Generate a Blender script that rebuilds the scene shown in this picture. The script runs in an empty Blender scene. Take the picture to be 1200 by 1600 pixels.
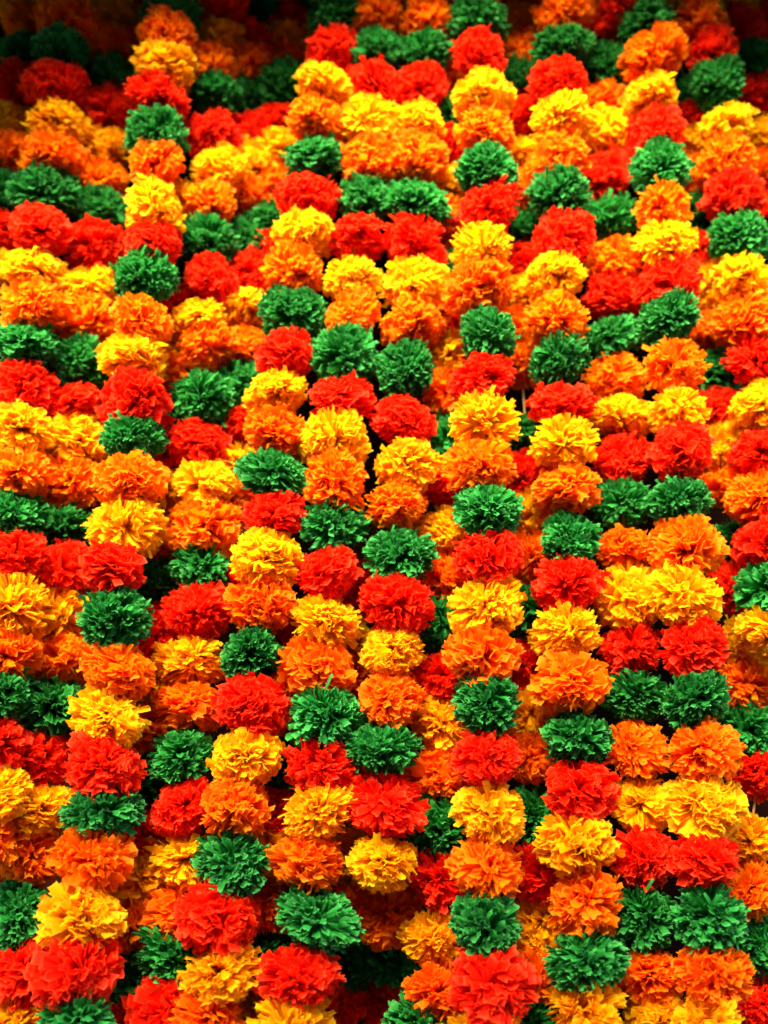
import bpy, math, random
import numpy as np

C = bpy.context.scene.collection
sc = bpy.context.scene

# ------------------------------------------------------------------ camera
cam_d = bpy.data.cameras.new('camera')
cam = bpy.data.objects.new('camera', cam_d); C.objects.link(cam)
cam.location = (0, 0, 1.45)
cam.rotation_euler = (math.radians(90 + 16.7), 0, 0)
cam_d.sensor_fit = 'VERTICAL'; cam_d.sensor_height = 36; cam_d.sensor_width = 27
cam_d.lens = 1560 / 1600 * 36
cam_d.clip_start = .02; cam_d.clip_end = 200
cam_d.dof.use_dof = True
cam_d.dof.focus_distance = 1.28
cam_d.dof.aperture_fstop = 1.6
sc.camera = cam

# ------------------------------------------------------------------ light
SUN_EL, SUN_AZ = math.radians(33), math.radians(13)     # azimuth: turned to the left of straight behind the camera
w = bpy.data.worlds.new('World'); sc.world = w; w.use_nodes = True
nt = w.node_tree
bg = nt.nodes['Background']
sky = nt.nodes.new('ShaderNodeTexSky'); sky.sky_type = 'NISHITA'; sky.sun_disc = False
sky.sun_elevation = SUN_EL; sky.sun_rotation = math.pi + SUN_AZ
nt.links.new(sky.outputs[0], bg.inputs[0]); bg.inputs[1].default_value = .115
sd = bpy.data.lights.new('sun', 'SUN'); sd.energy = 5; sd.angle = math.radians(34); sd.color = (1, .83, .46)
sun = bpy.data.objects.new('sun', sd); C.objects.link(sun)
sun.rotation_euler = (math.pi / 2 - SUN_EL, 0, -SUN_AZ)
sc.view_settings.view_transform = 'Standard'; sc.view_settings.look = 'None'
sc.view_settings.exposure = 3.5; sc.view_settings.gamma = 1
sc.view_settings.use_curve_mapping = False
sc.cycles.max_bounces = 12; sc.cycles.diffuse_bounces = 9; sc.cycles.transmission_bounces = 9

# ------------------------------------------------------------------ materials
def nodes(name):
    m = bpy.data.materials.new(name); m.use_nodes = True
    t = m.node_tree; t.nodes.clear()
    return m, t, t.nodes.new
def paper(name, dark, light, edge, trans, edge_amt):
    """crepe paper: diffuse + translucent + faint sheen, tint varies per strip and per flower, frayed pale cut edges"""
    m, t, N = nodes(name); L = t.links.new
    at = N('ShaderNodeAttribute'); at.attribute_name = 'tint'
    uv = N('ShaderNodeUVMap'); uv.uv_map = 'UVMap'
    sep = N('ShaderNodeSeparateXYZ'); L(uv.outputs[0], sep.inputs[0])
    oi = N('ShaderNodeObjectInfo')
    add = N('ShaderNodeMath'); add.operation = 'MULTIPLY_ADD'; add.inputs[1].default_value = .55
    L(oi.outputs['Random'], add.inputs[0])
    mul = N('ShaderNodeMath'); mul.operation = 'MULTIPLY'; mul.inputs[1].default_value = .55
    L(at.outputs['Fac'], mul.inputs[0]); L(mul.outputs[0], add.inputs[2])
    mix = N('ShaderNodeMix'); mix.data_type = 'RGBA'
    mix.inputs[6].default_value = (*dark, 1); mix.inputs[7].default_value = (*light, 1)
    L(add.outputs[0], mix.inputs[0])
    # cut edges: |u-.5| near .5 or v near 1
    a = N('ShaderNodeMath'); a.operation = 'SUBTRACT'; a.inputs[1].default_value = .5; L(sep.outputs[0], a.inputs[0])
    b = N('ShaderNodeMath'); b.operation = 'ABSOLUTE'; L(a.outputs[0], b.inputs[0])
    c1 = N('ShaderNodeMapRange'); c1.inputs[1].default_value = .42; c1.inputs[2].default_value = .5; L(b.outputs[0], c1.inputs[0])
    c2 = N('ShaderNodeMapRange'); c2.inputs[1].default_value = .93; c2.inputs[2].default_value = 1.0; L(sep.outputs[1], c2.inputs[0])
    mx = N('ShaderNodeMath'); mx.operation = 'MAXIMUM'; L(c1.outputs[0], mx.inputs[0]); L(c2.outputs[0], mx.inputs[1])
    # only the outer half of the strip is frayed
    c3 = N('ShaderNodeMapRange'); c3.inputs[1].default_value = .6; c3.inputs[2].default_value = .95; L(sep.outputs[1], c3.inputs[0])
    m2 = N('ShaderNodeMath'); m2.operation = 'MULTIPLY'; L(mx.outputs[0], m2.inputs[0]); L(c3.outputs[0], m2.inputs[1])
    m3 = N('ShaderNodeMath'); m3.operation = 'MULTIPLY'; m3.inputs[1].default_value = edge_amt; L(m2.outputs[0], m3.inputs[0])
    mix2 = N('ShaderNodeMix'); mix2.data_type = 'RGBA'; mix2.inputs[7].default_value = (*edge, 1)
    L(mix.outputs[2], mix2.inputs[6]); L(m3.outputs[0], mix2.inputs[0])
    # crepe grain
    mp = N('ShaderNodeMapping'); mp.inputs['Scale'].default_value = (26, 3.5, 1); L(uv.outputs[0], mp.inputs[0])
    nz = N('ShaderNodeTexNoise'); nz.inputs['Scale'].default_value = 1.0; nz.inputs['Detail'].default_value = 3; L(mp.outputs[0], nz.inputs['Vector'])
    bp = N('ShaderNodeBump'); bp.inputs['Strength'].default_value = .35; bp.inputs['Distance'].default_value = .0012; L(nz.outputs[0], bp.inputs['Height'])
    pr = N('ShaderNodeBsdfPrincipled'); pr.inputs['Roughness'].default_value = .6
    pr.inputs['Specular IOR Level'].default_value = .12
    tr = N('ShaderNodeBsdfTranslucent')
    L(mix2.outputs[2], pr.inputs['Base Color']); L(mix2.outputs[2], tr.inputs['Color'])
    L(bp.outputs[0], pr.inputs['Normal']); L(bp.outputs[0], tr.inputs['Normal'])
    ms = N('ShaderNodeMixShader'); ms.inputs[0].default_value = trans
    L(pr.outputs[0], ms.inputs[1]); L(tr.outputs[0], ms.inputs[2])
    out = N('ShaderNodeOutputMaterial'); L(ms.outputs[0], out.inputs[0])
    return m
MAT = {
    'R': paper('red_crepe_paper', (.84, .007, .001), (.94, .022, .002), (.97, .13, .035), .52, .5),
    'Y': paper('yellow_crepe_paper', (.95, .46, .0), (.97, .63, .001), (.97, .75, .04), .64, .5),
    'O': paper('orange_crepe_paper', (.94, .14, .0), (.97, .28, .0005), (.97, .42, .02), .6, .5),
    'G': paper('green_crepe_paper', (.008, .145, .018), (.022, .32, .05), (.10, .48, .14), .38, .6),
}
def plain(name, c0, c1, scale, rough=.9):
    m, t, N = nodes(name); L = t.links.new
    tc = N('ShaderNodeTexCoord')
    nz = N('ShaderNodeTexNoise'); nz.inputs['Scale'].default_value = scale; nz.inputs['Detail'].default_value = 6
    L(tc.outputs['Object'], nz.inputs['Vector'])
    mix = N('ShaderNodeMix'); mix.data_type = 'RGBA'; mix.inputs[6].default_value = (*c0, 1); mix.inputs[7].default_value = (*c1, 1)
    L(nz.outputs[0], mix.inputs[0])
    bp = N('ShaderNodeBump'); bp.inputs['Strength'].default_value = .4; L(nz.outputs[0], bp.inputs['Height'])
    pr = N('ShaderNodeBsdfPrincipled'); pr.inputs['Roughness'].default_value = rough; pr.inputs['Specular IOR Level'].default_value = .05
    L(mix.outputs[2], pr.inputs['Base Color']); L(bp.outputs[0], pr.inputs['Normal'])
    out = N('ShaderNodeOutputMaterial'); L(pr.outputs[0], out.inputs[0])
    return m
M_WALL = plain('dark_wall_paint', (.007, .0016, .0007), (.012, .003, .0013), 6)
M_GROUND = plain('paving_grit', (.10, .09, .08), (.17, .15, .13), 30)
M_CLOTH = plain('shade_cloth_fabric', (.05, .04, .03), (.08, .06, .045), 14)
M_WOOD = plain('rail_wood', (.10, .055, .025), (.16, .09, .045), 20)
M_STRING = plain('jute_string', (.30, .19, .09), (.42, .28, .13), 200)

# ------------------------------------------------------------------ mesh helpers
def mesh_obj(name, verts, faces, mat, parent=None, smooth=False):
    me = bpy.data.meshes.new(name); me.from_pydata([tuple(v) for v in verts], [], faces); me.update()
    if smooth:
        me.polygons.foreach_set('use_smooth', [True] * len(me.polygons))
    if mat: me.materials.append(mat)
    o = bpy.data.objects.new(name, me); C.objects.link(o); o.parent = parent
    return o
def box(x0, x1, y0, y1, z0, z1):
    v = [(x, y, z) for z in (z0, z1) for y in (y0, y1) for x in (x0, x1)]
    return v, [(0, 2, 3, 1), (4, 5, 7, 6), (0, 1, 5, 4), (1, 3, 7, 5), (3, 2, 6, 7), (2, 0, 4, 6)]
def tube(pts, r, n=6):
    V, F = [], []
    for i, p in enumerate(pts):
        p = np.array(p); q = np.array(pts[min(i + 1, len(pts) - 1)]); o = np.array(pts[max(i - 1, 0)])
        d = q - o; d /= np.linalg.norm(d)
        a = np.cross(d, (0, 1, 0)); 
        if np.linalg.norm(a) < 1e-3: a = np.cross(d, (0, 0, 1))
        a /= np.linalg.norm(a); b = np.cross(d, a)
        for k in range(n):
            t = 2 * math.pi * k / n
            V.append(p + r * (math.cos(t) * a + math.sin(t) * b))
    for i in range(len(pts) - 1):
        for k in range(n):
            F.append((i * n + k, i * n + (k + 1) % n, (i + 1) * n + (k + 1) % n, (i + 1) * n + k))
    F.append(tuple(range(n))[::-1]); F.append(tuple(range((len(pts) - 1) * n, len(pts) * n)))
    return V, F

# ------------------------------------------------------------------ one crepe-paper flower
def unit(v): return v / np.linalg.norm(v)
ROWS = np.array([.12, .45, .72, .88, 1.0]); COLS = np.array([-1., -.5, 0., .5, 1.])
def flower_mesh(name, seed, mat, green):
    """pompom of cut crepe strips, unit radius across, flattened along the string (z); strips sit in ruffled fans"""
    r = np.random.default_rng(seed)
    ncl = 58 if green else 48
    V, UV, T = [], [], []
    squash = r.uniform(.70, .90)
    broad = r.uniform(.85, 1.6) if not green else r.uniform(.85, 1.15)
    l1, l2 = unit(r.normal(size=3)) * r.uniform(2, 3.5), unit(r.normal(size=3)) * r.uniform(3, 5)
    p1, p2 = r.uniform(0, 6, 2)
    lop = unit(r.normal(size=3)) * r.uniform(.0, .14)
    for k in range(ncl):
        z = 1 - 2 * (k + .5) / ncl; ph = k * 2.39996
        cd = unit(np.array([math.cos(ph) * math.sqrt(1 - z * z), math.sin(ph) * math.sqrt(1 - z * z), z]) + r.normal(size=3) * .16)
        ref = unit(r.normal(size=3))
        a = unit(np.cross(cd, ref)); b = np.cross(cd, a)
        nst = int(r.integers(10, 14)) if green else int(r.integers(9, 14))
        clen = r.uniform(.88, 1.03) * (1 + .10 * math.sin(l1 @ cd + p1) + .06 * math.sin(l2 @ cd + p2))
        cbend = r.uniform(-.34, .34)
        ctint = r.uniform(0, 1)
        for s in range(nst):
            fa = r.normal() * .17; fb = (s / (nst - 1) - .5) * r.uniform(.5, .75) + r.normal() * .04
            d = unit(cd + a * fa + b * fb)
            rot = r.normal() * .35
            wa = unit(a - d * np.dot(a, d)); wb = np.cross(d, wa)
            wv = wa * math.cos(rot) + wb * math.sin(rot); nv = np.cross(d, wv)
            ln = clen * r.uniform(.88, 1.06)
            if r.random() < .03: ln *= 1.12
            w1 = broad * r.uniform(.075, .125) if not green else broad * r.uniform(.06, .105)
            bend = cbend + fb * .25 + r.normal() * .07
            curl = r.normal() * (.13 if not green else .15)
            fold = r.normal() * .045
            twist = r.normal() * .35
            skew = r.normal() * .03
            tint = min(1, max(0, ctint * .45 + r.uniform(0, .55)))
            for i, sv in enumerate(ROWS):
                width = w1 * (.42 + .66 * sv) * (1 if i < 4 else r.uniform(.86, 1.05))
                off = bend * sv ** 2 + curl * max(0, sv - .62) ** 1.5 * 3.2
                tw = twist * sv
                wv2 = wv * math.cos(tw) + nv * math.sin(tw); nv2 = nv * math.cos(tw) - wv * math.sin(tw)
                for c in COLS:
                    q = d * (ln * sv + (skew * c + r.normal() * .016 if i == 4 else 0)) + wv2 * (c * width) \
                        + nv2 * (off + fold * (1 - abs(c)) * sv + r.normal() * .014 * (sv > .4))
                    q = q + lop * sv
                    V.append((q[0], q[1], q[2] * squash)); UV.append((.5 + .5 * c, sv)); T.append(tint)
    V = np.array(V, dtype=np.float32); UV = np.array(UV, dtype=np.float32); T = np.array(T, dtype=np.float32)
    nstrip = len(V) // 25
    q = []
    for i in range(4):
        for c in range(4):
            o = i * 5 + c; q.append((o, o + 1, o + 6, o + 5))
    q = np.array(q, dtype=np.int32)
    F = (q[None] + (np.arange(nstrip, dtype=np.int32) * 25)[:, None, None]).reshape(-1)
    nf = len(F) // 4
    me = bpy.data.meshes.new(name)
    me.vertices.add(len(V)); me.vertices.foreach_set('co', V.reshape(-1))
    me.loops.add(len(F)); me.loops.foreach_set('vertex_index', F)
    me.polygons.add(nf); me.polygons.foreach_set('loop_start', np.arange(0, nf * 4, 4, dtype=np.int32))
    me.polygons.foreach_set('loop_total', np.full(nf, 4, dtype=np.int32))
    me.update(calc_edges=True)
    ul = me.uv_layers.new(name='UVMap'); ul.data.foreach_set('uv', UV[F].reshape(-1))
    at = me.attributes.new('tint', 'FLOAT', 'POINT'); at.data.foreach_set('value', T)
    me.polygons.foreach_set('use_smooth', np.ones(nf, dtype=bool))
    me.materials.append(mat); me.validate()
    return me
COLOUR = {'R': 'red', 'Y': 'yellow', 'O': 'orange', 'G': 'green'}
NVAR = 14
MESH = {c: [flower_mesh(COLOUR[c] + '_paper_flower', 100 * i + j, MAT[c], c == 'G') for j in range(NVAR)] for i, c in enumerate('RYOG')}

# ------------------------------------------------------------------ the setting
RAIL_Z = 3.02
g = mesh_obj('ground', *box(-40, 40, -40, 40, -.1, 0), M_GROUND); g['kind'] = 'structure'
bw = mesh_obj('back_wall', *box(-2.2, 2.2, 1.75, 1.9, 0, 3.6), M_WALL)
bw['label'] = 'dark painted wall glimpsed through the gaps behind the garlands'; bw['category'] = 'wall'

op = mesh_obj('added_shade_wall', *box(-9, 9, -3.3, -3.0, 0, 5.15), M_WALL)   # unseen, added behind the camera to block low sun and dim the lower garlands
op['kind'] = 'structure'

def make_shade_cloth():
    """unseen cloth added above the garlands; its curved front hem is shaped to shade their upper ends"""
    V, F = [], []
    nx, ny = 40, 8
    for j in range(ny + 1):
        for i in range(nx + 1):
            x = -1.6 + 3.2 * i / nx; v = j / ny
            hem = HEM_Z - HEM_SAG * ((x - HEM_X) / 1.0) ** 2
            y = 1.74 - (1.74 - HEM_Y) * v
            z = 3.25 + (hem - 3.25) * v - .03 * math.sin(v * math.pi) + .01 * math.sin(x * 9)
            V.append((x, y, z))
    for j in range(ny):
        for i in range(nx):
            a = j * (nx + 1) + i; F.append((a, a + 1, a + nx + 2, a + nx + 1))
    o = mesh_obj('added_shade_cloth', V, F, M_CLOTH, smooth=True)
    so = o.modifiers.new('cloth', 'SOLIDIFY'); so.thickness = .004
    o['label'] = 'unseen dark cloth added to shade the tops of the garlands'; o['category'] = 'added_shade_cloth'
HEM_Y, HEM_Z, HEM_SAG, HEM_X = .85, 2.99, .42, .07  # hem of the added cloth, curved so its shade reaches lower at the left
make_shade_cloth()

# ------------------------------------------------------------------ the garlands: colour x y z size, in metres, from the top down
R0 = .0455
LABEL = {
    'D': 'dim shaded garland cut off by the left edge in the upper left corner',
    'X': 'deep set garland peeping out beside the left edge at lower left',
    'B': 'bright front garland nearest the left edge, which cuts off its lower half',
    'B2': 'short dim stretch of garland mostly hidden between the two leftmost garlands at upper left',
    'C': 'recessed long garland just left of the prominent garland with large yellow flowers',
    'A': 'prominent left garland repeating green, orange, yellow, red downward and overlapping both neighbours',
    'F': 'mostly hidden garland showing slivers of flowers just right of the prominent left garland',
    'E': 'slanting garland left of centre with a dim red flower topmost and yellow below it',
    'G1': 'recessed garland left of centre, ending behind a red flower at mid height',
    'G2': 'short dim garland set far back near the top, beside the slanting front garland',
    'H': 'steeply slanting front garland from dark green at the top to lower left of centre',
    'Y': 'recessed garland below mid height, peeping out right of the steeply slanting garland',
    'I': 'left one of the twin garlands whose colours line up side by side in the centre',
    'Z': 'deep set garland peeping out between the central twin garlands in the lower half',
    'J': 'right one of the central twin garlands, its end sinking into the dark gap',
    'L': 'recessed garland squeezed between the central twins and the straight front garland',
    'K': 'straight upright front garland right of centre with a large red flower at its end',
    'M': 'recessed garland right of the straight front garland, its string bare in one gap',
    'N': 'front garland second from the straight one, ending in yellow under a green flower',
    'O': 'set back left garland of the right pair repeating orange, yellow, red, green side by side',
    'P': 'brighter right garland of the right pair, lapping over its set back neighbour',
    'R': 'shadowed garland in the dark gap between the right pair and the right edge',
    'Q': 'front garland along the right edge with a dark green flower above bright yellow',
    'S': 'dim garland set far back in the top right corner, mostly cut by the edge',
    'T': 'two very dark red flowers on a garland cut off by the top right corner',
}
GARLANDS = [
    ('D', 'R -0.6178 1.3815 2.8750 1.00; Y -0.6154 1.3815 2.8110 1.00; Y -0.6136 1.3829 2.7677 1.00; O -0.6012 1.3835 2.7189 1.00; G -0.6032 1.3853 2.6589 1.00; R -0.6123 1.3829 2.5915 1.00; Y -0.6099 1.3851 2.5220 1.00; O -0.6031 1.3743 2.4566 1.00; G -0.6105 1.3796 2.3936 1.00; R -0.6054 1.3853 2.3286 1.00; Y -0.6000 1.3818 2.2548 1.00'),
    ('X', 'R -0.5340 1.4548 1.7049 0.95; Y -0.5240 1.4454 1.6409 0.95; O -0.5194 1.4496 1.5823 0.95; G -0.5191 1.4470 1.5366 0.95; R -0.5266 1.4505 1.4441 0.95; O -0.5291 1.4509 1.3852 0.95'),
    ('B', 'G -0.5084 1.3242 2.8695 1.00; R -0.5106 1.3242 2.8055 1.00; Y -0.5128 1.3242 2.7415 1.00; O -0.5161 1.3266 2.6769 1.00; G -0.5213 1.3274 2.6183 1.00; R -0.5243 1.3350 2.5593 1.00; Y -0.5142 1.3332 2.4901 1.00; O -0.5176 1.3259 2.4234 1.00; G -0.5230 1.3336 2.3621 1.00; R -0.5184 1.3257 2.2918 1.00; Y -0.5239 1.3314 2.2308 1.00; O -0.5199 1.3255 2.1635 1.00; G -0.5233 1.3240 2.1004 1.00; R -0.5214 1.3345 2.0383 1.00; Y -0.5154 1.3265 1.9716 1.00; O -0.5132 1.3266 1.9071 1.00; G -0.5128 1.3358 1.8480 1.00; R -0.5095 1.3345 1.7878 1.00; Y -0.5034 1.3275 1.7130 1.00; O -0.5075 1.3355 1.6520 1.00; G -0.5080 1.3305 1.5963 1.00; R -0.5018 1.3321 1.5346 1.00; Y -0.5014 1.3265 1.4759 1.00; O -0.5005 1.3353 1.4173 1.00'),
    ('B2', 'R -0.5124 1.4123 2.8569 0.95; Y -0.5104 1.4123 2.7929 0.95; O -0.5061 1.4156 2.7308 0.95; G -0.5129 1.4147 2.6582 0.95; R -0.5006 1.4076 2.5901 0.95; Y -0.5007 1.4083 2.5149 0.95; O -0.4972 1.4060 2.4455 0.95'),
    ('C', 'G -0.4418 1.3757 2.8516 1.00; R -0.4428 1.3757 2.7876 1.00; Y -0.4447 1.3757 2.7236 1.05; O -0.4528 1.3748 2.6652 1.00; G -0.4474 1.3776 2.6138 1.00; R -0.4542 1.3812 2.5537 1.00; Y -0.4459 1.3740 2.4732 1.00; O -0.4566 1.3821 2.4131 1.00; G -0.4480 1.3781 2.3586 1.00; R -0.4524 1.3777 2.2918 1.00; Y -0.4555 1.3838 2.2247 1.00; O -0.4511 1.3798 2.1633 1.00; G -0.4557 1.3778 2.0992 1.00; R -0.4607 1.3798 2.0293 1.00; Y -0.4535 1.3825 1.9713 1.00; O -0.4550 1.3747 1.9090 1.00; G -0.4634 1.3857 1.8426 1.00; R -0.4575 1.3743 1.7774 1.00; Y -0.4592 1.3830 1.7095 1.00; O -0.4479 1.3841 1.6514 1.00; G -0.4518 1.3742 1.5865 1.00; R -0.4607 1.3835 1.5227 1.00; Y -0.4558 1.3784 1.4549 1.00; O -0.4632 1.3809 1.3939 1.00; G -0.4693 1.3741 1.3243 1.00; R -0.4562 1.3746 1.2594 1.00; Y -0.4572 1.3762 1.2020 1.00; O -0.4552 1.3762 1.1400 1.00; G -0.4505 1.3762 1.0780 1.00; R -0.4486 1.3762 1.0160 1.00'),
    ('A', 'O -0.3503 1.3155 2.8776 1.00; Y -0.3497 1.3155 2.8136 1.00; R -0.3492 1.3155 2.7496 1.00; G -0.3499 1.3155 2.6856 1.00; O -0.3464 1.3064 2.6270 1.00; Y -0.3468 1.3131 2.5787 1.00; R -0.3536 1.3152 2.5200 1.00; G -0.3523 1.3153 2.4527 1.00; O -0.3517 1.3081 2.3932 1.00; Y -0.3469 1.3083 2.3204 1.00; R -0.3452 1.3103 2.2593 1.00; G -0.3552 1.3133 2.2011 1.00; O -0.3530 1.3053 2.1289 1.00; Y -0.3547 1.3130 2.0747 1.00; R -0.3529 1.3136 2.0093 1.00; G -0.3534 1.3143 1.9514 1.00; O -0.3499 1.3044 1.8864 1.00; Y -0.3541 1.3153 1.8236 1.10; R -0.3605 1.3051 1.7591 1.00; G -0.3589 1.3081 1.6954 1.00; O -0.3420 1.3113 1.6290 1.05; Y -0.3564 1.3150 1.5667 1.05; R -0.3581 1.3081 1.5085 1.05; G -0.3527 1.3151 1.4477 1.00; O -0.3651 1.3105 1.3907 1.00; Y -0.3666 1.3077 1.3253 1.05; R -0.3675 1.3078 1.2645 1.10; G -0.3601 1.3061 1.2125 1.00; O -0.3585 1.3061 1.1505 1.00; Y -0.3558 1.3061 1.0885 1.00; R -0.3519 1.3061 1.0265 1.00'),
    ('F', 'Y -0.3188 1.3949 2.3839 0.97; O -0.3233 1.3958 2.3167 0.97; G -0.3275 1.4023 2.2633 0.97; R -0.3334 1.4060 2.2157 0.97; Y -0.3331 1.3959 2.1466 0.97; O -0.3403 1.3946 2.0795 0.97; G -0.3271 1.4058 2.0183 0.97; R -0.3287 1.4004 1.9537 0.97; Y -0.3222 1.3989 1.9012 0.97; O -0.3259 1.3968 1.8207 0.97; G -0.3278 1.4011 1.7649 0.97; R -0.3266 1.4039 1.6960 0.97; Y -0.3208 1.3995 1.6233 0.97; O -0.3269 1.3991 1.5578 0.97; G -0.3212 1.3947 1.4881 0.97; R -0.3241 1.4050 1.4221 0.97; Y -0.3195 1.3944 1.3663 0.97; O -0.3292 1.3999 1.3079 0.97; G -0.3277 1.4041 1.2402 0.97; R -0.3276 1.3956 1.1890 0.97; Y -0.3302 1.3956 1.1270 0.97; O -0.3306 1.3956 1.0650 0.97; G -0.3316 1.3956 1.0030 0.97'),
    ('E', 'O -0.2713 1.3678 2.8627 1.00; G -0.2739 1.3678 2.7987 1.00; R -0.2745 1.3678 2.7347 1.00; Y -0.2759 1.3704 2.6873 1.00; O -0.2870 1.3666 2.6235 1.00; G -0.2774 1.3685 2.5709 1.00; R -0.2719 1.3603 2.4870 1.00; Y -0.2644 1.3642 2.4242 1.00; O -0.2706 1.3608 2.3553 1.00; G -0.2738 1.3691 2.2922 1.00; R -0.2598 1.3625 2.2303 1.00; Y -0.2715 1.3644 2.1661 1.00; O -0.2652 1.3710 2.1161 1.00; G -0.2674 1.3692 2.0330 1.00; R -0.2698 1.3707 1.9669 1.00; Y -0.2598 1.3644 1.9026 1.08; O -0.2547 1.3649 1.8386 1.08; G -0.2538 1.3678 1.7767 1.00; R -0.2590 1.3647 1.7159 1.00; Y -0.2576 1.3625 1.6491 1.00; O -0.2613 1.3638 1.5855 1.00; G -0.2671 1.3608 1.5183 1.00; R -0.2617 1.3635 1.4581 1.00; Y -0.2600 1.3709 1.3896 1.00; O -0.2581 1.3705 1.3307 1.00; G -0.2647 1.3665 1.2761 1.00; R -0.2665 1.3650 1.2184 1.00; Y -0.2686 1.3650 1.1564 1.00; O -0.2721 1.3650 1.0944 1.00; G -0.2746 1.3650 1.0324 1.00'),
    ('G1', 'O -0.2235 1.4031 2.8414 0.95; G -0.2234 1.4031 2.7774 0.95; R -0.2226 1.4001 2.7074 0.95; O -0.2294 1.4023 2.6502 0.95; G -0.2230 1.4084 2.6036 0.95; R -0.2213 1.4094 2.5270 0.95; Y -0.2170 1.4033 2.4643 0.95; O -0.2205 1.4084 2.4013 0.95; G -0.2156 1.4083 2.3303 0.95; R -0.2149 1.4073 2.2617 0.95; Y -0.2134 1.4070 2.1995 0.95; O -0.2150 1.4081 2.1363 0.95; G -0.2167 1.4034 2.0707 0.95; R -0.2108 1.4075 2.0086 0.95; Y -0.2188 1.4024 1.9403 0.95; O -0.2244 1.4048 1.8862 0.95; G -0.2054 1.4082 1.8257 0.95; R -0.2139 1.4073 1.7644 0.95'),
    ('G2', 'O -0.1055 1.4125 2.8599 0.95; G -0.1171 1.4125 2.7959 0.95; R -0.1651 1.4203 2.7704 0.95; Y -0.1656 1.4168 2.7211 0.95; O -0.1752 1.4160 2.6751 0.95; G -0.1729 1.4091 2.6197 0.95; R -0.1794 1.4156 2.5620 0.95; Y -0.1799 1.4120 2.4891 0.95; O -0.1764 1.4171 2.4253 0.95; G -0.1762 1.4146 2.3613 0.95; R -0.1769 1.4188 2.3029 0.95'),
    ('H', 'R -0.0667 1.3318 2.8865 1.00; Y -0.0694 1.3318 2.8225 1.00; O -0.0734 1.3318 2.7585 1.00; G -0.0785 1.3318 2.6945 1.00; R -0.0828 1.3336 2.6263 1.00; Y -0.0937 1.3282 2.5500 1.00; O -0.1040 1.3317 2.4902 1.00; G -0.1097 1.3329 2.4227 1.00; R -0.1163 1.3339 2.3533 1.00; Y -0.1193 1.3282 2.2890 1.00; O -0.1317 1.3341 2.2216 1.00; G -0.1358 1.3344 2.1588 1.00; R -0.1451 1.3323 2.0911 1.00; Y -0.1484 1.3357 2.0318 1.00; O -0.1528 1.3355 1.9672 1.00; G -0.1567 1.3302 1.9055 1.00; R -0.1556 1.3304 1.8436 1.00; Y -0.1618 1.3260 1.7793 1.00; O -0.1651 1.3340 1.7205 1.00; G -0.1758 1.3352 1.6537 1.00; R -0.1765 1.3297 1.5813 1.05; Y -0.1811 1.3323 1.5201 1.05; O -0.1891 1.3326 1.4524 1.00; G -0.1913 1.3328 1.3897 1.00; R -0.2058 1.3261 1.3272 1.05; Y -0.2022 1.3334 1.2608 1.05; O -0.2103 1.3310 1.2115 1.00; G -0.2167 1.3310 1.1495 1.00; R -0.2203 1.3310 1.0875 1.00; Y -0.2263 1.3310 1.0255 1.00'),
    ('Y', 'R -0.1321 1.4120 1.6882 0.97; Y -0.1348 1.4090 1.6334 0.97; O -0.1319 1.4115 1.5823 0.97; G -0.1435 1.4133 1.5175 0.97; R -0.1474 1.4116 1.4533 0.97; Y -0.1457 1.4126 1.3950 0.97; O -0.1472 1.4043 1.3340 0.97; G -0.1560 1.4059 1.2680 0.97; Y -0.1393 1.4093 1.2012 1.07; O -0.1372 1.4093 1.1392 0.97; G -0.1338 1.4093 1.0772 0.97; R -0.1265 1.4093 1.0152 0.97'),
    ('I', 'G -0.0033 1.3368 2.8873 1.00; R -0.0048 1.3368 2.8233 1.00; Y -0.0069 1.3368 2.7593 1.00; O -0.0105 1.3368 2.6953 1.00; G -0.0124 1.3316 2.6221 1.00; R -0.0174 1.3372 2.5563 1.00; Y -0.0283 1.3366 2.4892 1.00; O -0.0278 1.3295 2.4167 1.00; G -0.0355 1.3347 2.3504 1.00; R -0.0418 1.3317 2.2846 1.00; Y -0.0507 1.3296 2.2147 1.00; O -0.0520 1.3306 2.1494 1.00; G -0.0561 1.3328 2.0842 1.00; R -0.0628 1.3312 2.0228 1.00; Y -0.0692 1.3313 1.9540 1.00; O -0.0719 1.3294 1.8957 1.00; G -0.0703 1.3346 1.8318 1.00; R -0.0754 1.3336 1.7650 1.00; Y -0.0788 1.3363 1.6990 1.00; O -0.0897 1.3361 1.6350 1.00; G -0.0756 1.3319 1.5732 1.00; R -0.0834 1.3398 1.5091 1.00; Y -0.0840 1.3290 1.4485 1.00; O -0.0985 1.3339 1.3881 1.00; G -0.0818 1.3323 1.3207 1.00; R -0.1065 1.3339 1.2564 1.05; Y -0.1140 1.3339 1.1944 1.00; O -0.1192 1.3339 1.1324 1.00; G -0.1317 1.3339 1.0704 1.00'),
    ('Z', 'R -0.0354 1.4254 1.7627 0.95; Y -0.0508 1.4340 1.6854 0.95; O -0.0383 1.4285 1.6423 0.95; R -0.0498 1.4244 1.6147 0.95; G -0.0539 1.4314 1.5515 0.95; R -0.0485 1.4251 1.4821 0.95; Y -0.0450 1.4305 1.3820 0.95; O -0.0410 1.4281 1.3321 0.95; G -0.0545 1.5410 1.2464 0.95; R -0.0649 1.5455 1.1894 0.95; Y -0.0715 1.5455 1.1274 0.95; O -0.0816 1.5455 1.0654 0.95; G -0.0907 1.5455 1.0034 0.95'),
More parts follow.
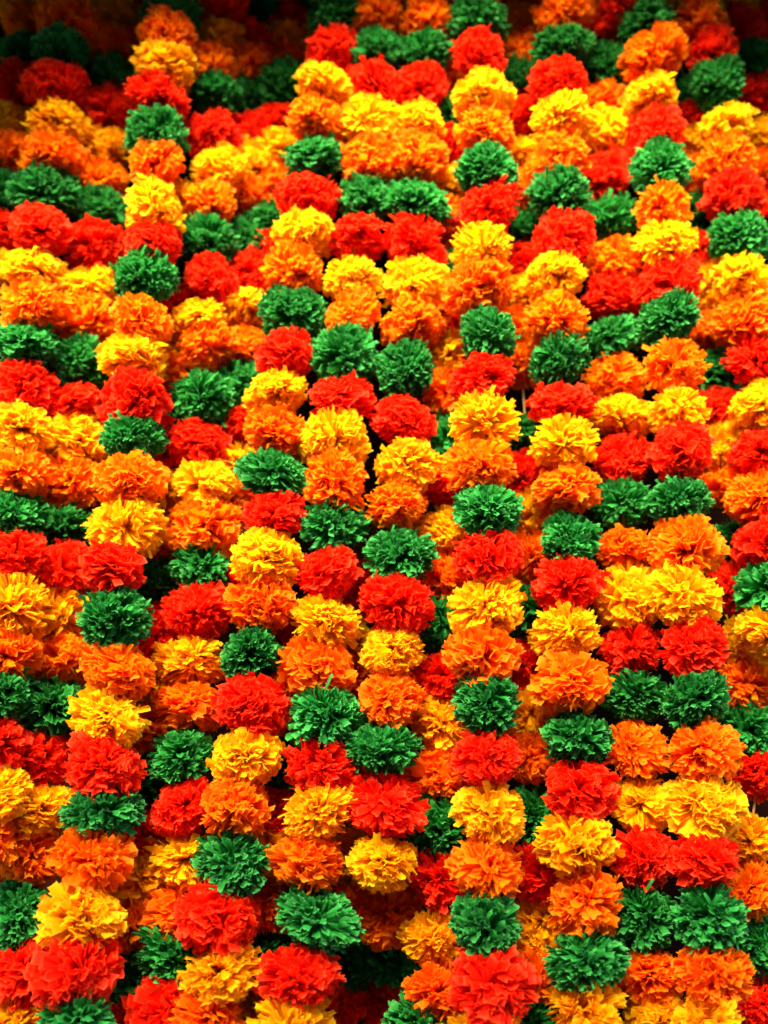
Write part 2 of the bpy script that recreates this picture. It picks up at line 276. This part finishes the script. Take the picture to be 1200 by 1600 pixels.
    ('J', 'G 0.0824 1.3388 2.8840 1.00; R 0.0790 1.3388 2.8200 1.00; Y 0.0752 1.3388 2.7560 1.00; O 0.0715 1.3388 2.6920 1.00; G 0.0621 1.3340 2.6229 1.00; R 0.0564 1.3388 2.5576 1.00; Y 0.0526 1.3367 2.4893 1.00; O 0.0499 1.3334 2.4184 1.00; G 0.0491 1.3307 2.3432 1.00; R 0.0457 1.3362 2.2708 1.00; Y 0.0412 1.3358 2.2053 1.00; O 0.0409 1.3405 2.1398 1.00; G 0.0346 1.3406 2.0653 1.00; R 0.0303 1.3363 1.9882 1.00; Y 0.0290 1.3332 1.9199 1.00; O 0.0198 1.3397 1.8613 1.00; G 0.0193 1.3290 1.7882 1.00; R 0.0156 1.3303 1.7189 1.00; Y 0.0112 1.3358 1.6572 1.00; O 0.0051 1.3364 1.5919 1.00; G -0.0025 1.3307 1.5289 1.00; R 0.0000 1.3366 1.4603 1.05; Y 0.0016 1.3397 1.3894 1.00; O 0.0103 1.4335 1.3212 1.00; G 0.0090 1.5342 1.2489 1.00; R 0.0046 1.5617 1.1883 1.00; Y 0.0055 1.5617 1.1263 1.00; O 0.0039 1.5617 1.0643 1.00; G 0.0022 1.5617 1.0023 1.00'),
    ('L', 'Y 0.1101 1.3875 2.6830 0.97; O 0.1094 1.3957 2.6213 0.97; G 0.1106 1.3886 2.5421 0.97; R 0.1088 1.3955 2.4782 0.97; Y 0.1085 1.3950 2.4113 0.97; O 0.0958 1.3911 2.3439 0.97; G 0.1020 1.3871 2.2556 0.97; R 0.1013 1.3958 2.1902 0.97; Y 0.1006 1.3900 2.1167 0.97; O 0.0945 1.3890 2.0560 0.97; G 0.0930 1.3878 1.9774 0.97; R 0.0867 1.3958 1.9160 0.97; Y 0.0851 1.3899 1.8361 0.97; O 0.0819 1.3874 1.7665 0.97; G 0.0810 1.3897 1.7025 0.97; R 0.0813 1.3855 1.6303 0.97; Y 0.0771 1.3915 1.5658 0.97; O 0.0724 1.3893 1.4979 0.97; G 0.0738 1.3875 1.4289 0.97; R 0.0739 1.3934 1.3663 0.97; Y 0.0661 1.3939 1.2901 0.97; O 0.0712 1.3842 1.2299 0.97; G 0.0443 1.3904 1.1899 0.97; R 0.0344 1.3904 1.1279 0.97; Y 0.0239 1.3904 1.0659 0.97; O 0.0081 1.3904 1.0039 0.97'),
    ('K', 'R 0.1490 1.3073 2.8492 1.00; Y 0.1500 1.3073 2.7852 1.00; O 0.1503 1.3073 2.7212 1.00; G 0.1548 1.3152 2.6676 1.00; R 0.1548 1.3134 2.6011 1.00; Y 0.1520 1.3069 2.5229 1.00; O 0.1550 1.3072 2.4512 1.00; G 0.1538 1.3059 2.3825 1.00; R 0.1549 1.3159 2.3210 1.00; Y 0.1480 1.3075 2.2425 1.00; O 0.1428 1.3113 2.1809 1.00; G 0.1480 1.3097 2.1076 1.00; R 0.1418 1.3117 2.0441 1.00; Y 0.1443 1.3112 1.9742 1.00; O 0.1381 1.3129 1.9090 1.00; G 0.1399 1.3054 1.8444 1.00; R 0.1404 1.3131 1.7788 1.00; Y 0.1396 1.3076 1.7134 1.00; O 0.1295 1.3104 1.6465 1.00; G 0.1307 1.3080 1.5816 1.00; R 0.1329 1.3076 1.5180 1.00; Y 0.1304 1.3104 1.4516 1.00; O 0.1298 1.3096 1.3825 1.00; G 0.1261 1.3083 1.3158 1.00; R 0.1261 1.3129 1.2489 1.05; Y 0.1247 1.3129 1.1869 1.00; O 0.1230 1.3129 1.1249 1.00; G 0.1220 1.3129 1.0629 1.00'),
    ('M', 'G 0.2209 1.4061 2.8579 0.95; R 0.2222 1.4061 2.7939 0.95; Y 0.2328 1.3994 2.7469 0.95; O 0.2337 1.4020 2.6788 0.95; G 0.2286 1.4045 2.6235 0.95; R 0.2268 1.4100 2.5589 0.95; Y 0.2282 1.4097 2.4874 0.95; O 0.2249 1.4055 2.4174 0.95; G 0.2230 1.3992 2.3397 0.95; R 0.2177 1.4083 2.2782 0.95; Y 0.2158 1.4041 2.2192 0.95; O 0.2167 1.4059 2.1603 0.95; O 0.2120 1.4075 2.1111 0.95; G 0.2138 1.4066 1.9907 0.95; R 0.2130 1.4048 1.9290 0.95; Y 0.2188 1.4099 1.8710 0.95; O 0.2159 1.4036 1.8015 0.95; G 0.2080 1.4037 1.7235 0.95; R 0.2057 1.4092 1.6514 0.95; Y 0.2035 1.4014 1.5822 0.95; O 0.2037 1.4026 1.5203 0.95; G 0.2014 1.4090 1.4467 0.95; R 0.2045 1.3998 1.3707 0.95; Y 0.2058 1.4090 1.3133 0.95; O 0.1960 1.4073 1.2488 0.95; G 0.1891 1.4042 1.1947 0.95; R 0.1840 1.4042 1.1327 0.95; Y 0.1767 1.4042 1.0707 0.95; O 0.1703 1.4042 1.0087 0.95'),
    ('N', 'G 0.3060 1.3274 2.8863 1.00; R 0.3028 1.3274 2.8223 1.00; Y 0.2987 1.3274 2.7583 1.00; O 0.2945 1.3274 2.6943 1.00; G 0.2872 1.3334 2.6337 1.00; R 0.2779 1.3349 2.5666 1.00; Y 0.2735 1.3257 2.4903 1.00; O 0.2668 1.3297 2.4216 1.00; G 0.2683 1.3306 2.3510 1.00; R 0.2688 1.3300 2.2857 1.00; Y 0.2600 1.3280 2.2127 1.00; O 0.2561 1.3258 2.1427 1.00; G 0.2546 1.3310 2.0772 1.00; R 0.2556 1.3337 2.0129 1.00; Y 0.2534 1.3248 1.9476 1.00; O 0.2557 1.3268 1.8807 1.00; G 0.2540 1.3338 1.8086 1.00; R 0.2508 1.3335 1.7488 1.00; Y 0.2479 1.3320 1.6833 1.00; O 0.2514 1.3243 1.6165 1.00; G 0.2506 1.3327 1.5420 1.00; R 0.2507 1.3357 1.4753 1.05; Y 0.2487 1.3360 1.4095 1.05; O 0.2539 1.3324 1.3430 1.00; G 0.2453 1.3246 1.2764 1.00; Y 0.2407 1.3341 1.2180 1.03; O 0.2380 1.3341 1.1560 1.00; G 0.2327 1.3341 1.0940 1.00; R 0.2285 1.3341 1.0320 1.00'),
    ('O', 'G 0.3645 1.3716 2.8663 0.98; O 0.3651 1.3716 2.8023 0.98; Y 0.3638 1.3716 2.7383 0.98; R 0.3681 1.3767 2.7035 0.98; G 0.3678 1.3804 2.6366 0.98; O 0.3573 1.3775 2.5633 0.98; Y 0.3598 1.3706 2.4949 0.98; R 0.3511 1.3725 2.4159 0.98; G 0.3565 1.3800 2.3483 0.98; O 0.3539 1.3708 2.2629 0.98; R 0.3499 1.3763 2.2128 0.98; G 0.3467 1.3740 2.1420 0.98; O 0.3464 1.3709 2.0751 0.98; Y 0.3510 1.3765 2.0115 0.98; R 0.3493 1.3695 1.9416 0.98; G 0.3418 1.3703 1.8707 0.98; O 0.3433 1.3736 1.8023 0.98; Y 0.3412 1.3699 1.7332 0.98; R 0.3410 1.3697 1.6678 0.98; G 0.3421 1.3759 1.6013 0.98; O 0.3343 1.3779 1.5342 0.98; Y 0.3412 1.3795 1.4590 0.98; R 0.3356 1.3706 1.3911 0.98; G 0.3347 1.3742 1.3227 0.98; O 0.3340 1.3728 1.2538 0.98; Y 0.3407 1.3762 1.2049 0.98; R 0.3424 1.3762 1.1429 0.98; G 0.3450 1.3762 1.0809 0.98; O 0.3487 1.3762 1.0189 0.98'),
    ('P', 'O 0.3738 1.3249 2.8507 1.00; Y 0.3830 1.3249 2.7867 1.00; R 0.3898 1.3249 2.7227 1.00; G 0.4235 1.3303 2.6790 1.00; O 0.4288 1.3235 2.6075 1.00; Y 0.4239 1.3197 2.5309 1.00; R 0.4284 1.3274 2.4726 1.00; G 0.4217 1.3208 2.3966 1.00; O 0.4250 1.3266 2.3325 1.00; Y 0.4244 1.3251 2.2695 1.00; R 0.4233 1.3299 2.2041 1.00; G 0.4178 1.3257 2.1395 1.00; O 0.4179 1.3265 2.0700 1.00; Y 0.4217 1.3222 1.9982 1.00; R 0.4174 1.3256 1.9364 1.00; G 0.4100 1.3221 1.8605 1.00; O 0.4148 1.3280 1.7943 1.00; Y 0.4032 1.3252 1.7301 1.05; R 0.4061 1.3206 1.6599 1.00; G 0.4087 1.3218 1.5912 1.00; O 0.4092 1.3235 1.5260 1.00; Y 0.4086 1.3278 1.4602 1.00; R 0.3988 1.3212 1.3940 1.00; G 0.4016 1.3276 1.3256 1.00; O 0.4038 1.3269 1.2589 1.00; Y 0.3910 1.3200 1.2121 1.00; R 0.3884 1.3200 1.1501 1.00; G 0.3840 1.3200 1.0881 1.00; O 0.3774 1.3200 1.0261 1.00'),
    ('R', 'G 0.4968 1.4220 2.8690 0.95; R 0.4996 1.4220 2.8050 0.95; G 0.5132 1.4151 2.5987 0.95; R 0.5130 1.4155 2.5582 0.95; Y 0.5136 1.4211 2.5221 0.95; O 0.5052 1.4169 2.4410 0.95; G 0.5123 1.4245 2.3773 0.95; R 0.5116 1.4198 2.3175 0.95; Y 0.5128 1.4179 2.2472 0.95; O 0.5110 1.4236 2.1659 0.95; G 0.5136 1.4144 2.0981 0.95; R 0.5146 1.4227 2.0388 0.95; Y 0.5110 1.4146 1.9690 0.95; O 0.5075 1.4158 1.9096 0.95; G 0.5214 1.4254 1.8264 0.95; R 0.5096 1.4222 1.7582 0.95; Y 0.5160 1.4167 1.6862 0.95; O 0.5117 1.4154 1.6226 0.95; G 0.5121 1.4257 1.5581 0.95; R 0.5162 1.4220 1.5007 0.95; Y 0.4962 1.4238 1.4135 0.95; O 0.4867 1.4157 1.3506 0.95; G 0.5008 1.4215 1.2807 0.95; R 0.4893 1.4183 1.2094 0.95; Y 0.4870 1.4183 1.1474 0.95; O 0.4870 1.4183 1.0854 0.95; G 0.4825 1.4183 1.0234 0.95'),
    ('Q', 'G 0.5038 1.3468 2.8613 1.00; R 0.5093 1.3468 2.7973 1.00; Y 0.5136 1.3468 2.7333 1.00; O 0.5196 1.3480 2.6902 1.00; R 0.5369 1.3514 2.6382 1.00; G 0.5349 1.3482 2.5728 1.00; Y 0.5377 1.3486 2.4937 1.00; O 0.5387 1.3456 2.4308 1.00; R 0.5463 1.3540 2.3692 1.00; G 0.5472 1.3518 2.2972 1.00; Y 0.5464 1.3537 2.2252 1.00; O 0.5421 1.3492 2.1528 1.00; R 0.5505 1.3542 2.0892 1.00; Y 0.5448 1.3502 2.0138 1.00; R 0.5451 1.3511 1.9447 1.00; O 0.5342 1.3509 1.8790 1.00; R 0.5381 1.3529 1.8091 1.00; G 0.5347 1.3487 1.7441 1.00; Y 0.5303 1.3452 1.6857 1.00'),
    ('S', 'R 0.6117 1.4144 2.8658 0.95; Y 0.6146 1.4144 2.8018 0.95; R 0.6090 1.4164 2.7396 0.95; G 0.6232 1.4145 2.6712 0.95; R 0.6289 1.4247 2.6078 0.95; Y 0.6314 1.4198 2.5273 0.95; O 0.6313 1.4231 2.4663 0.95; R 0.6242 1.4140 2.3847 0.95; G 0.6176 1.4196 2.3058 0.95'),
    ('T', 'G 0.6862 1.4447 2.8459 0.95; R 0.6794 1.4447 2.7819 0.95; R 0.6681 1.4414 2.6904 0.95'),
]
rnd = random.Random(11)
for key, txt in GARLANDS:
    fl = []
    for t in txt.split('; '):
        c, x, y, z, s = t.split(); fl.append((c, float(x), float(y), float(z), float(s)))
    root = bpy.data.objects.new('flower_garland', None); C.objects.link(root)
    root.empty_display_size = .05
    bx, by, bz = fl[-1][1:4]
    root.location = (bx, by, bz)
    root['label'] = LABEL[key]; root['category'] = 'garland'; root['group'] = 'paper flower garlands hanging side by side'
    pts = [(x - bx, y - by, z - bz) for _, x, y, z, _ in fl]
    e = .04
    pts = [(pts[0][0], pts[0][1], pts[0][2] + e)] + pts + [(pts[-1][0], pts[-1][1], pts[-1][2] - e)]
    mesh_obj('string', *tube(pts, .0016), M_STRING, root)
    for i, (c, x, y, z, s) in enumerate(fl):
        o = bpy.data.objects.new('paper_flower', rnd.choice(MESH[c])); C.objects.link(o); o.parent = root
        o.location = (x - bx, y - by, z - bz)
        up, dn = pts[i], pts[i + 2]
        lean = math.atan2(up[0] - dn[0], up[2] - dn[2])
        # tip the flower forward or back on its string, then spin it about the string
        o.rotation_mode = 'XYZ'
        o.rotation_euler = (rnd.gauss(.05, .3), lean + rnd.gauss(0, .2), rnd.uniform(0, 6.283))
        k = R0 * s * rnd.uniform(.93, 1.08)
        o.scale = (k * rnd.uniform(.95, 1.07), k, k * rnd.uniform(.92, 1.12))
        o['label'] = COLOUR[c] + ' crepe paper flower'
